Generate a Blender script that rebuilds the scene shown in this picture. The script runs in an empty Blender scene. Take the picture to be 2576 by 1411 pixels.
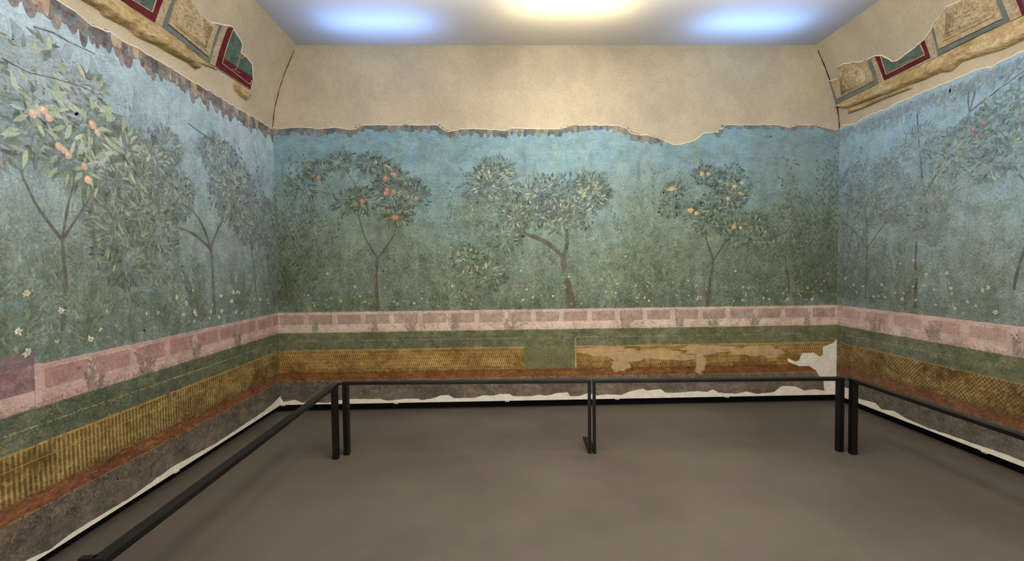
import bpy, bmesh, math, random
import numpy as np
from mathutils import Vector, Matrix
from mathutils.geometry import tessellate_polygon
random.seed(7); RNG = np.random.default_rng(11)
COL = bpy.context.scene.collection

# ------------------------------------------------------------------ measured camera and room
F, YAW, PITCH, ROLL, EYE = 1150.0, 0.0243, -0.0341, -0.0117, 1.52
D, XL, XR, H = 4.7789, -2.3145, 3.5855, 3.7778          # back wall distance, side walls, ceiling height
ZB, ZT = 0.09, 2.93                                      # lower wall edge, spring of the vault
YN = -1.2                                                # where the modelled side walls stop, behind the viewer
def basis():
    cy, sy, cp, sp = math.cos(YAW), math.sin(YAW), math.cos(PITCH), math.sin(PITCH)
    cr, sr = math.cos(ROLL), math.sin(ROLL)
    fw = Vector((sy*cp, cy*cp, sp)); rt = Vector((cy, -sy, 0)); up = rt.cross(fw)
    return rt*cr + up*sr, -rt*sr + up*cr, fw
RT, UP, FW = basis()
def ray(u, v): return RT*((u-1288)/F) - UP*((v-705.5)/F) + FW
def pb(u, v):                                            # photo point -> (x, z) on the back wall
    d = ray(u, v); t = D/d.y; return (d.x*t, EYE + d.z*t)
def px(u, v, x):                                         # photo point -> (y, z) on a side wall
    d = ray(u, v); t = x/d.x; return (d.y*t, EYE + d.z*t)
# vault profile: (inward offset, z)
PROF = [(0, ZB), (0, ZT)] + [(0.35*(z-ZT)**1.63, z) for z in np.linspace(ZT+.05, H, 18)]
PS = [0.0]
for a, b in zip(PROF, PROF[1:]): PS.append(PS[-1] + math.hypot(b[0]-a[0], b[1]-a[1]))
def surf(side, y, s, off=0.0):                           # point on a side wall by (y, arc length)
    i = 0
    while i < len(PS)-2 and s > PS[i+1]: i += 1
    a, b = PROF[i], PROF[i+1]; L = PS[i+1]-PS[i]; t = (s-PS[i])/L
    dx, z = a[0]+(b[0]-a[0])*t, a[1]+(b[1]-a[1])*t
    tx, tz = (b[0]-a[0])/L, (b[1]-a[1])/L
    dx += off*tz; z -= off*tx
    return Vector((XL+dx if side < 0 else XR-dx, y, z))
def ps(u, v, side):                                      # photo point -> (y, s) on the side wall and vault
    d = ray(u, v)
    for i in range(len(PROF)-1):
        a, b = PROF[i], PROF[i+1]
        ax, bx = (XL+a[0], XL+b[0]) if side < 0 else (XR-a[0], XR-b[0])
        ex, ez = bx-ax, b[1]-a[1]
        det = d.x*(-ez) + ex*d.z
        if abs(det) < 1e-9: continue
        t = (ax*(-ez) + ex*(a[1]-EYE))/det
        k = (d.x*(a[1]-EYE) - d.z*ax)/det
        if t > 0 and (k >= -1e-6 or i == 0) and (k <= 1+1e-6 or i == len(PROF)-2):
            return (d.y*t, PS[i] + k*(PS[i+1]-PS[i]))
    raise ValueError((u, v))

# ------------------------------------------------------------------ materials
def lin(c, g=1.0):
    return tuple(min(1, g*((x/255)/12.92 if x/255 <= .04045 else ((x/255+.055)/1.055)**2.4)) for x in c[:3]) + (1,)
class Mat:
    def __init__(s, name, rough=.9, spec=.2, metal=0):
        s.m = bpy.data.materials.new(name); s.m.use_nodes = True; s.t = s.m.node_tree; s.b = s.t.nodes['Principled BSDF']
        s.b.inputs['Roughness'].default_value = rough; s.b.inputs['Specular IOR Level'].default_value = spec
        s.b.inputs['Metallic'].default_value = metal
    def n(s, typ, **kw):
        n = s.t.nodes.new(typ)
        for k, v in kw.items(): setattr(n, k, v)
        return n
    def put(s, sock, v):
        if isinstance(v, bpy.types.NodeSocket): s.t.links.new(v, sock)
        else: sock.default_value = v
    def math(s, op, a, b=0.0, c=None, clamp=False):
        n = s.n('ShaderNodeMath', operation=op, use_clamp=clamp); s.put(n.inputs[0], a); s.put(n.inputs[1], b)
        if c is not None: s.put(n.inputs[2], c)
        return n.outputs[0]
    def noise(s, vec, scale, detail=6, rough=.6, w=None):
        n = s.n('ShaderNodeTexNoise'); s.put(n.inputs['Vector'], vec); n.inputs['Scale'].default_value = scale
        n.inputs['Detail'].default_value = detail; n.inputs['Roughness'].default_value = rough
        return n.outputs['Fac']
    def mapping(s, vec, scale=(1,1,1), loc=(0,0,0), rot=(0,0,0)):
        n = s.n('ShaderNodeMapping'); s.put(n.inputs['Vector'], vec); n.inputs['Scale'].default_value = scale
        n.inputs['Location'].default_value = loc; n.inputs['Rotation'].default_value = rot; return n.outputs[0]
    def ramp(s, fac, stops, interp='LINEAR'):
        n = s.n('ShaderNodeValToRGB'); s.put(n.inputs[0], fac); r = n.color_ramp; r.interpolation = interp
        stops = sorted(stops, key=lambda q: q[0])
        while len(r.elements) < len(stops): r.elements.new(.5)
        for e, (p, c) in zip(r.elements, stops): e.position = p; e.color = c if len(c) == 4 else lin(c)
        return n.outputs[0]
    def mix(s, f, a, b, typ='MIX'):
        n = s.n('ShaderNodeMix', data_type='RGBA', blend_type=typ); s.put(n.inputs[0], f); s.put(n.inputs[6], a); s.put(n.inputs[7], b)
        return n.outputs[2]
    def ss(s, v, lo, hi):                                 # smooth step
        n = s.n('ShaderNodeMapRange', interpolation_type='SMOOTHSTEP'); s.put(n.inputs[0], v)
        n.inputs[1].default_value = lo; n.inputs[2].default_value = hi; return n.outputs[0]
    def obj(s): return s.n('ShaderNodeTexCoord').outputs['Object']
    def bump(s, h, strength=.3, dist=.01):
        n = s.n('ShaderNodeBump'); n.inputs['Strength'].default_value = strength; n.inputs['Distance'].default_value = dist
        s.put(n.inputs['Height'], h); s.put(s.b.inputs['Normal'], n.outputs[0])
    def color(s, c): s.put(s.b.inputs['Base Color'], c); return s

def mottled(name, c1, c2, scale=3, fine=60, rough=.9, bump=.15, spec=.15, metal=0, fa=.12, dist=.004, streak=(1,1,1)):
    m = Mat(name, rough, spec, metal); o = m.mapping(m.obj(), streak)
    c = m.mix(m.ss(m.noise(o, scale, 7, .62), .32, .68), lin(c1), lin(c2))
    f = m.noise(o, fine, 4, .7)
    c = m.mix(1.0, c, m.ramp(f, [(.25, (1-fa*2,)*3+(1,)), (.75, (1,1,1,1))]), 'MULTIPLY')
    m.bump(f, bump, dist); m.color(c); return m.m
PLASTER = mottled('aged_plaster', (176,163,140), (193,178,150), 2.2, 70)
PALE = mottled('pale_plaster', (214,204,184), (230,220,198), 9, 60)
RIMW = mottled('plaster_lip', (220,204,172), (232,216,186), 12, 60)
BLACK = mottled('black_recess', (7,7,8), (12,12,12), 4, 50, .8, .02)
STEEL = mottled('dark_painted_steel', (44,42,42), (52,49,48), 6, 200, .32, .03, .5, .85, .05)
CREAMST = mottled('cream_stucco', (190,165,125), (212,190,150), 9, 45, .9, .9, .1, 0, .3, .012)
TANST = mottled('tan_stucco', (186,156,106), (222,196,146), 7, 38, .9, 1.0, .1, 0, .3, .02, (1,.6,1))
SPECK = mottled('speckled_stucco', (176,152,120), (206,186,156), 30, 120, .9, .6, .1, 0, .3)
OXRED = mottled('oxblood_paint', (84,28,38), (104,38,46), 8, 50)
GREYP = mottled('blue_grey_paint', (98,104,102), (116,120,114), 8, 50)
GREENP = mottled('dark_green_paint', (72,90,80), (98,114,100), 12, 60, .8, .3, .2, 0, .2)
CRACK = mottled('crack_dark', (34,28,24), (52,44,36), 20, 60)

def floor_mat():
    m = Mat('grey_vinyl_floor', .46, .32); o = m.obj()
    c = m.mix(m.ss(m.noise(o, .9, 5, .55), .35, .66), lin((89,79,69)), lin((100,90,78)))
    c = m.mix(m.math('MULTIPLY', m.ss(m.noise(m.mapping(o, (1,1,1), (5,3,0)), 1.7, 4), .5, .62), .4), c, lin((98,87,79)))
    br = m.n('ShaderNodeTexBrick'); m.put(br.inputs['Vector'], m.mapping(o, (1,1,1), (.4,.2,0), (0,0,.5)))
    br.inputs['Scale'].default_value = 1; br.inputs['Brick Width'].default_value = 1.7; br.inputs['Row Height'].default_value = .8
    br.inputs['Mortar Size'].default_value = 0; br.inputs['Color1'].default_value = (.9,.9,.88,1); br.inputs['Color2'].default_value = (1,1,1,1)
    c = m.mix(.35, c, m.mix(1.0, c, br.outputs[0], 'MULTIPLY'))
    f = m.noise(o, 160, 3, .7)
    c = m.mix(1.0, c, m.ramp(f, [(.3, (.86,.86,.86,1)), (.7, (1,1,1,1))]), 'MULTIPLY')
    m.bump(f, .08, .002)
    m.put(m.b.inputs['Roughness'], m.math('MULTIPLY_ADD', m.noise(o, 3, 5), .2, .38)); m.color(c); return m.m

def ceil_mat():
    m = Mat('stretched_translucent_ceiling', .9, .1); t = m.t
    tr = m.n('ShaderNodeBsdfTranslucent'); tr.inputs[0].default_value = (.92,.92,.92,1)
    di = m.n('ShaderNodeBsdfDiffuse'); di.inputs[0].default_value = lin((196,196,200))
    mx = m.n('ShaderNodeMixShader'); mx.inputs[0].default_value = .5
    t.links.new(di.outputs[0], mx.inputs[1]); t.links.new(tr.outputs[0], mx.inputs[2])
    t.links.new(mx.outputs[0], t.nodes['Material Output'].inputs[0]); return m.m

def fresco_mat(name, axis, hatch, bands, seed, sky, green, haze, pale):
    """Weathered garden mural: colour bands by height plus the painted strokes carried by the mesh."""
    m = Mat(name, .88, .12); o = m.obj(); sp = m.n('ShaderNodeSeparateXYZ'); m.put(sp.inputs[0], o)
    U = sp.outputs[0 if axis == 'x' else 1]; Z = sp.outputs[2]
    cb = m.n('ShaderNodeCombineXYZ'); m.put(cb.inputs[0], U); m.put(cb.inputs[1], Z); cb.inputs[2].default_value = seed
    P = cb.outputs[0]
    big = m.noise(P, .9, 4, .55); mid = m.noise(P, 3.2, 8, .68); fine = m.noise(P, 17, 6, .7)
    grit = m.noise(P, 75, 4, .75); streak = m.noise(m.mapping(P, (9,1.6,1)), 1.6, 7, .7)
    lay = m.noise(m.mapping(P, (1.5,6,1), (3,7,0)), 1.8, 7, .7)
    # garden zone: dark greens below, blue above, edge wandering widely
    zz = m.math('ADD', Z, m.math('MULTIPLY', m.math('SUBTRACT', big, .5), 1.3))
    zz = m.math('ADD', zz, m.math('MULTIPLY', m.math('SUBTRACT', mid, .5), .9))
    g = m.ramp(m.math('MULTIPLY', m.math('SUBTRACT', zz, 1.0), .5), [(0, green[0]), (.22, green[1]), (.46, green[2]), (.66, sky[0]), (.95, sky[1])])
    g = m.mix(m.math('MULTIPLY', m.ss(streak, .46, .68), .5), g, lin(haze[0]))
    g = m.mix(m.math('MULTIPLY', m.ss(lay, .52, .72), .5), g, lin(haze[1]))
    g = m.mix(m.math('MULTIPLY', m.ss(fine, .5, .75), .55), g, lin(haze[2]))
    # lower bands
    ze = m.math('ADD', Z, m.math('MULTIPLY', m.math('SUBTRACT', fine, .5), .022))
    def band(z): return m.ss(ze, z-.006, z+.006)
    dark = m.mix(m.ss(mid, .35, .65), lin(bands['dark'][0]), lin(bands['dark'][1]))
    dark = m.mix(m.math('MULTIPLY', m.ss(grit, .5, .66), .45), dark, lin((128,116,102)))
    orange = m.mix(m.ss(mid, .35, .65), lin(bands['orange'][0]), lin(bands['orange'][1]))
    gold = m.mix(m.ss(mid, .35, .65), lin(bands['gold'][0]), lin(bands['gold'][1]))
    if hatch == 'slat':
        w = m.math('SINE', m.math('MULTIPLY', U, 250.0)); w = m.ss(w, -.2, .6)
    else:
        k, q = (300.0, 90.0) if hatch == 'fine' else (200.0, 180.0)
        a = m.math('SINE', m.math('ADD', m.math('MULTIPLY', U, k), m.math('MULTIPLY', Z, q)))
        b = m.math('SINE', m.math('SUBTRACT', m.math('MULTIPLY', U, k), m.math('MULTIPLY', Z, q)))
        w = m.ss(m.math('MAXIMUM', a, b), .45, .95)
    w = m.math('MULTIPLY', w, m.math('MULTIPLY', m.ss(mid, .34, .6), .8))
    gold = m.mix(w, m.mix(1.0, gold, (.62,.58,.5,1), 'MULTIPLY'), lin(bands['hatch']))
    grass = m.mix(m.ss(mid, .38, .62), lin(bands['grass'][0]), lin(bands['grass'][1]))
    grass = m.mix(m.math('MULTIPLY', m.ss(big, .45, .6), .4), grass, lin((112,112,72)))
    pink = m.mix(m.ss(mid, .35, .65), lin(bands['pink'][0]), lin(bands['pink'][1]))
    c = m.mix(band(.335), dark, orange); c = m.mix(band(.425), c, gold); c = m.mix(band(.655), c, grass)
    c = m.mix(band(.84), c, pink); c = m.mix(band(1.052), c, g)
    # blotches, drips and specks that break up the plain bands
    low = m.math('SUBTRACT', 1.0, m.math('MULTIPLY', m.ss(Z, .82, .86), .6)); bl = m.noise(m.mapping(P, (1,1.4,1), (11,2,0)), 12, 8, .75)
    gz = m.math('SUBTRACT', 1.0, m.ss(Z, 1.03, 1.06)); low = m.math('MULTIPLY', low, gz)
    c = m.mix(m.math('MULTIPLY', low, .85), c, m.mix(1.0, c, m.ramp(bl, [(.34, (.52,.53,.50,1)), (.5, (.96,.96,.94,1)), (.66, (1.28,1.26,1.2,1))]), 'MULTIPLY'))
    c = m.mix(m.math('MULTIPLY', low, m.math('MULTIPLY', m.ss(m.noise(P, 48, 5, .8), .56, .64), .45)), c, lin((66,58,48)))
    # painted strokes
    at = m.n('ShaderNodeAttribute', attribute_name='paint')
    worn = m.math('MULTIPLY', at.outputs['Alpha'], m.ramp(fine, [(.3, (.55,)*3+(1,)), (.6, (1,1,1,1))]))
    c = m.mix(worn, c, at.outputs['Color'])
    c = m.mix(m.ss(Z, 1.04, 1.06), c, m.mix(1.0, c, (*pale, 1), 'MULTIPLY'))   # chalky paleness of the garden zone
    # wear over everything: grit, scuffs, small losses
    c = m.mix(1.0, c, m.ramp(grit, [(.28, (.62,.62,.62,1)), (.62, (1,1,1,1)), (.8, (1.15,1.15,1.12,1))]), 'MULTIPLY')
    c = m.mix(1.0, c, m.ramp(m.noise(P, 7, 6, .7), [(.33, (.74,.76,.74,1)), (.52, (1,1,1,1)), (.68, (1.14,1.14,1.12,1))]), 'MULTIPLY')
    c = m.mix(m.math('MULTIPLY', m.ss(m.noise(P, 33, 5, .8), .66, .74), .4), c, lin((172,172,154)))
    m.bump(m.math('ADD', fine, grit), .25, .004); m.color(c); return m.m

# ------------------------------------------------------------------ mesh helpers
def link(name, me, mat, parent=None):
    ob = bpy.data.objects.new(name, me); COL.objects.link(ob)
    if mat and not me.materials: me.materials.append(mat)
    if parent: ob.parent = parent
    return ob
def fin(name, bm, mat, parent=None, smooth=False):
    bmesh.ops.recalc_face_normals(bm, faces=bm.faces)
    me = bpy.data.meshes.new(name); bm.to_mesh(me); bm.free()
    if smooth: me.polygons.foreach_set('use_smooth', [True]*len(me.polygons))
    return link(name, me, mat, parent)
def tag(o, label=None, cat=None, group=None, kind=None):
    for k, v in (('label', label), ('category', cat), ('group', group), ('kind', kind)):
        if v: o[k] = v
    return o
def box(bm, lo, hi, bev=0.0):
    r = bmesh.ops.create_cube(bm, size=1); vs = r['verts']
    for v in vs:
        v.co = Vector([lo[i] + (v.co[i]+.5)*(hi[i]-lo[i]) for i in range(3)])
    if bev:
        es = list({e for v in vs for e in v.link_edges})
        bmesh.ops.bevel(bm, geom=es, offset=bev, segments=2, affect='EDGES', profile=.6)
def jag(pts, amp=.006, step=.03, rng=RNG):
    """Break an outline edge up irregularly, in its own plane."""
    out = []
    for a, b in zip(pts, pts[1:]):
        L = math.hypot(b[0]-a[0], b[1]-a[1]); n = max(1, int(L/step)); nx, ny = -(b[1]-a[1])/(L+1e-9), (b[0]-a[0])/(L+1e-9)
        for i in range(n):
            t = i/n; j = 0 if i == 0 else float(rng.normal(0, amp*.6))
            out.append((a[0]+(b[0]-a[0])*t+nx*j, a[1]+(b[1]-a[1])*t+ny*j))
    out.append(pts[-1]); return out
def tube(bm, pts, r, nrm, segs=6, flat=1.0):
    """A rounded bead along 3D points; nrm(p) gives the wall normal there."""
    rings = []
    for i, p in enumerate(pts):
        d = (pts[min(i+1, len(pts)-1)] - pts[max(i-1, 0)]).normalized(); n = nrm; s = d.cross(n).normalized()
        rr = r[i] if isinstance(r, (list, tuple)) else r
        rings.append([bm.verts.new(p + s*math.cos(a)*rr + n*math.sin(a)*rr*flat) for a in [2*math.pi*k/segs for k in range(segs)]])
    for a, b in zip(rings, rings[1:]):
        for k in range(segs): bm.faces.new((a[k], a[(k+1) % segs], b[(k+1) % segs], b[k]))
    bm.faces.new(rings[0]); bm.faces.new(rings[-1][::-1])
def patch_side(bm, poly, side, h, back=.004, cut=.035):
    """A slab lying on the curved side wall: poly in (y, s), front h above the surface."""
    t = bmesh.new(); vs = [t.verts.new((a, b, 0)) for a, b in poly]
    tris = tessellate_polygon([[Vector((a, b, 0)) for a, b in poly]])
    for f in tris:
        try: t.faces.new([vs[i] for i in f])
        except ValueError: pass
    lo, hi = min(b for _, b in poly), max(b for _, b in poly); s = lo+cut
    while s < hi:
        bmesh.ops.bisect_plane(t, geom=t.verts[:]+t.edges[:]+t.faces[:], plane_co=(0, s, 0), plane_no=(0, 1, 0)); s += cut
    t.verts.index_update(); m1, m2 = {}, {}
    for v in t.verts:
        m1[v.index] = bm.verts.new(surf(side, v.co.x, v.co.y, h)); m2[v.index] = bm.verts.new(surf(side, v.co.x, v.co.y, -back))
    for f in t.faces:
        bm.faces.new([m1[v.index] for v in f.verts])
    for e in t.edges:
        if len(e.link_faces) == 1:
            a, b = e.verts; bm.faces.new((m1[a.index], m1[b.index], m2[b.index], m2[a.index]))
    t.free()

# ------------------------------------------------------------------ edges traced on the walls
BACK_TOP = [pb(*p) for p in [(684,322),(707,324),(736,321),(775,321),(799,325),(845,321),(874,326),(895,325),(913,315),(994,315),(1101,315),(1115,326),(1129,332),(1157,325),(1207,325),(1271,329),(1285,323),(1384,325),(1412,325),(1441,315),(1540,316),(1552,316),(1574,322),(1591,337),(1634,342),(1669,353),(1691,364),(1712,364),(1747,354),(1772,335),(1807,333),(1825,315),(1924,314),(1953,314),(1985,321),(2009,315),(2048,314),(2073,321),(2107,328)]]
BACK_BOT = [pb(*p) for p in [(703,992),(708,1002),(714,1010),(743,1005),(760,1012),(796,1011),(820,1013),(849,1007),(881,1003),(930,1003),(955,1002),(973,1007),(1023,1002),(1051,1002),(1062,1006),(1090,1001),(1108,994),(1129,993),(1143,1001),(1193,1000),(1214,994),(1242,994),(1256,990),(1281,990),(1292,996),(1338,996),(1356,992),(1373,995),(1402,988),(1428,986),(1434,996),(1455,996),(1480,988),(1503,994),(1524,991),(1563,993),(1584,984),(1616,977),(1627,982),(1662,978),(1673,987),(1708,987),(1754,983),(1779,985),(1793,979),(1807,987),(1850,990),(1878,984),(1903,990),(1945,986),(1967,970),(1999,971),(2023,982),(2048,978),(2073,982),(2071,959),(2059,945),(2052,931),(2034,920),(2009,920),(1981,909),(1981,900),(1999,909),(2009,906),(2016,888),(2045,886),(2062,897),(2069,892),(2069,872),(2094,863),(2106,851)]]
LEFT_TOP = [px(*p, XL) for p in [(142,0),(167,18),(198,39),(227,64),(273,74),(305,103),(333,112),(354,119),(379,136),(407,149),(443,174),(461,191),(503,209),(531,227),(567,248),(602,276),(638,294),(655,305),(673,317),(684,320)]]
LEFT_TOP = [(YN, 2.93), (.4, 2.95), (1.4, 2.93), (1.9, 2.95)] + [(y, min(z, ZT+.005)) for y, z in LEFT_TOP]; LEFT_TOP[-1] = (D, LEFT_TOP[-1][1])
LEFT_BOT = [px(*p, XL) for p in [(75,1403),(123,1382),(181,1338),(326,1251),(435,1172),(543,1114),(663,1034),(685,1016),(703,996)]]
LEFT_BOT = [(YN, .13), (.6, .115), (1.5, .13)] + LEFT_BOT; LEFT_BOT[-1] = (D, LEFT_BOT[-1][1])
RIGHT_TOP = [px(*p, XR) for p in [(2109,327),(2121,316),(2153,312),(2168,300),(2188,290),(2223,278),(2250,263),(2262,255),(2270,248),(2310,231),(2347,221),(2396,203),(2421,188),(2466,174),(2496,169),(2520,154),(2576,126)]][::-1]
RIGHT_TOP = [(YN, 2.93), (.8, 2.95), (2.2, 2.94)] + [(y, min(z, ZT+.005)) for y, z in RIGHT_TOP]; RIGHT_TOP[-1] = (D, RIGHT_TOP[-1][1])
RIGHT_BOT = [px(*p, XR) for p in [(2109,964),(2123,973),(2137,977),(2163,1003),(2203,1013),(2219,1029),(2250,1033),(2282,1053),(2338,1077),(2397,1096),(2477,1124),(2537,1144),(2576,1160)]][::-1]
RIGHT_BOT = [(YN, .14), (1.4, .13), (2.4, .14)] + RIGHT_BOT; RIGHT_BOT[-1] = (D, RIGHT_BOT[-1][1])
def interp(poly, u):
    for a, b in zip(poly, poly[1:]):
        if a[0] <= u <= b[0]: return a[1] + (b[1]-a[1])*(u-a[0])/(b[0]-a[0]+1e-9)
    return poly[0][1] if u < poly[0][0] else poly[-1][1]

# ------------------------------------------------------------------ the setting
def grid_wall(name, side):
    bm = bmesh.new(); prev = None; ys = np.linspace(YN, D+.0, 8)
    inn = [[bm.verts.new(surf(side, y, s)) for s in PS] for y in ys]
    for a, b in zip(inn, inn[1:]):
        for k in range(len(PS)-1): bm.faces.new((a[k], b[k], b[k+1], a[k+1]))
    out = XL-.12 if side < 0 else XR+.12
    o = [bm.verts.new((out, y, z)) for y, z in ((YN, ZB), (D, ZB), (D, H), (YN, H))]
    bm.faces.new([o[0]] + [v for v in inn[0]] + [o[3]]); bm.faces.new([o[1]] + [v for v in inn[-1]] + [o[2]])
    bm.faces.new([o[0], o[1]] + [r[0] for r in inn][::-1]); bm.faces.new([o[3], o[2]] + [r[-1] for r in inn][::-1]); bm.faces.new(o)
    return tag(fin(name, bm, PLASTER), kind='structure')
WL = grid_wall('wall_left', -1); WR = grid_wall('wall_right', 1)
bm = bmesh.new(); box(bm, (XL-.12, D, ZB), (XR+.12, D+.12, H)); WB = tag(fin('wall_back', bm, PLASTER), kind='structure')
bm = bmesh.new(); box(bm, (XL-.3, YN, -.1), (XR+.3, D+.3, 0)); tag(fin('floor', bm, floor_mat()), kind='structure')
bm = bmesh.new(); vs = [bm.verts.new(p) for p in ((XL-.12, YN, H), (XR+.12, YN, H), (XR+.12, D+.12, H), (XL-.12, D+.12, H))]; bm.faces.new(vs)
CE = tag(fin('ceiling', bm, ceil_mat()), kind='structure')
bm = bmesh.new(); box(bm, (XL-.12, YN, H+.6), (XR+.12, D+.12, H+.65))       # unseen box added to keep world light off the ceiling's upper side
box(bm, (XL-.12, D+.12, H), (XR+.12, D+.15, H+.65)); box(bm, (XL-.15, YN, H), (XL-.12, D+.15, H+.65)); box(bm, (XR+.12, YN, H), (XR+.15, D+.15, H+.65)); box(bm, (XL-.15, YN-.03, H), (XR+.15, YN, H+.65))
tag(fin('light_block_1', bm, PALE), kind='structure')
for nm, lo, hi in (('baseboard_back', (XL-.12, D+.09, 0), (XR+.12, D+.12, ZB)), ('baseboard_left', (XL-.12, YN, 0), (XL-.09, D+.09, ZB)), ('baseboard_right', (XR+.09, YN, 0), (XR+.12, D+.09, ZB))):
    bm = bmesh.new(); box(bm, lo, hi); tag(fin(nm, bm, BLACK), kind='structure')

# pale plaster along the foot of each wall, and the big repair in the back right corner
def poly3(bm, pts2, to3, h0, h1):
    tris = tessellate_polygon([[Vector((a, b, 0)) for a, b in pts2]])
    f = [bm.verts.new(to3(a, b, h1)) for a, b in pts2]; g = [bm.verts.new(to3(a, b, h0)) for a, b in pts2]
    for t in tris:
        try: bm.faces.new([f[i] for i in t])
        except ValueError: pass
    n = len(pts2)
    for i in range(n): bm.faces.new((f[i], f[(i+1) % n], g[(i+1) % n], g[i]))
toB = lambda u, z, h: Vector((u, D-h, z)); toL = lambda u, z, h: Vector((XL+h, u, z)); toR = lambda u, z, h: Vector((XR-h, u, z))
for nm, par, bot, to, a, b in (('base_plaster', WB, BACK_BOT, toB, XL, XR), ('base_plaster', WL, LEFT_BOT, toL, YN, D), ('base_plaster', WR, RIGHT_BOT, toR, YN, D)):
    bm = bmesh.new(); pts = jag(bot, .002); pts = [(min(max(u, a), b), z-.001) for u, z in pts]
    poly3(bm, [(a, ZB)] + [(a, pts[0][1])] + pts + [(b, pts[-1][1]), (b, ZB)], to, -.002, .0075); o = fin(nm, bm, PALE, par)
# raised lip of the modern plaster along the upper edge of the frescoes
def lip(par, edge, to, n, r=.006, closed=False):
    bm = bmesh.new(); tube(bm, [to(u, z, .004) for u, z in edge], r, n, 6, .9); return fin('plaster_lip', bm, RIMW, par, True)
BT, LT, RTP = jag(BACK_TOP, .004), jag(LEFT_TOP, .006), jag(RIGHT_TOP, .007)
lip(WB, BT, toB, Vector((0, -1, 0))); lip(WL, LT, toL, Vector((1, 0, 0)), .007); lip(WR, RTP, toR, Vector((-1, 0, 0)), .007)
# settlement cracks following the two far corners
def crack(par, pts3, r):
    bm = bmesh.new(); tube(bm, pts3, r, Vector((0, -1, 0)), 5); return fin('corner_crack', bm, CRACK, par)
for side, par, s0 in ((-1, WL, 0.9), (1, WR, 0.15)):
    pts, rr = [], []
    for s in np.linspace(s0, PS[-1]-.06, 70):
        p = surf(side, D, s); p.x += -side*.004 + float(RNG.normal(0, .0015)); p.y -= .001; pts.append(p)
        rr.append((.0035 if s < PS[1] else (.006 if side > 0 else .0035))*float(RNG.uniform(.5, 1.2)))
    crack(par, pts, rr)

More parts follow.
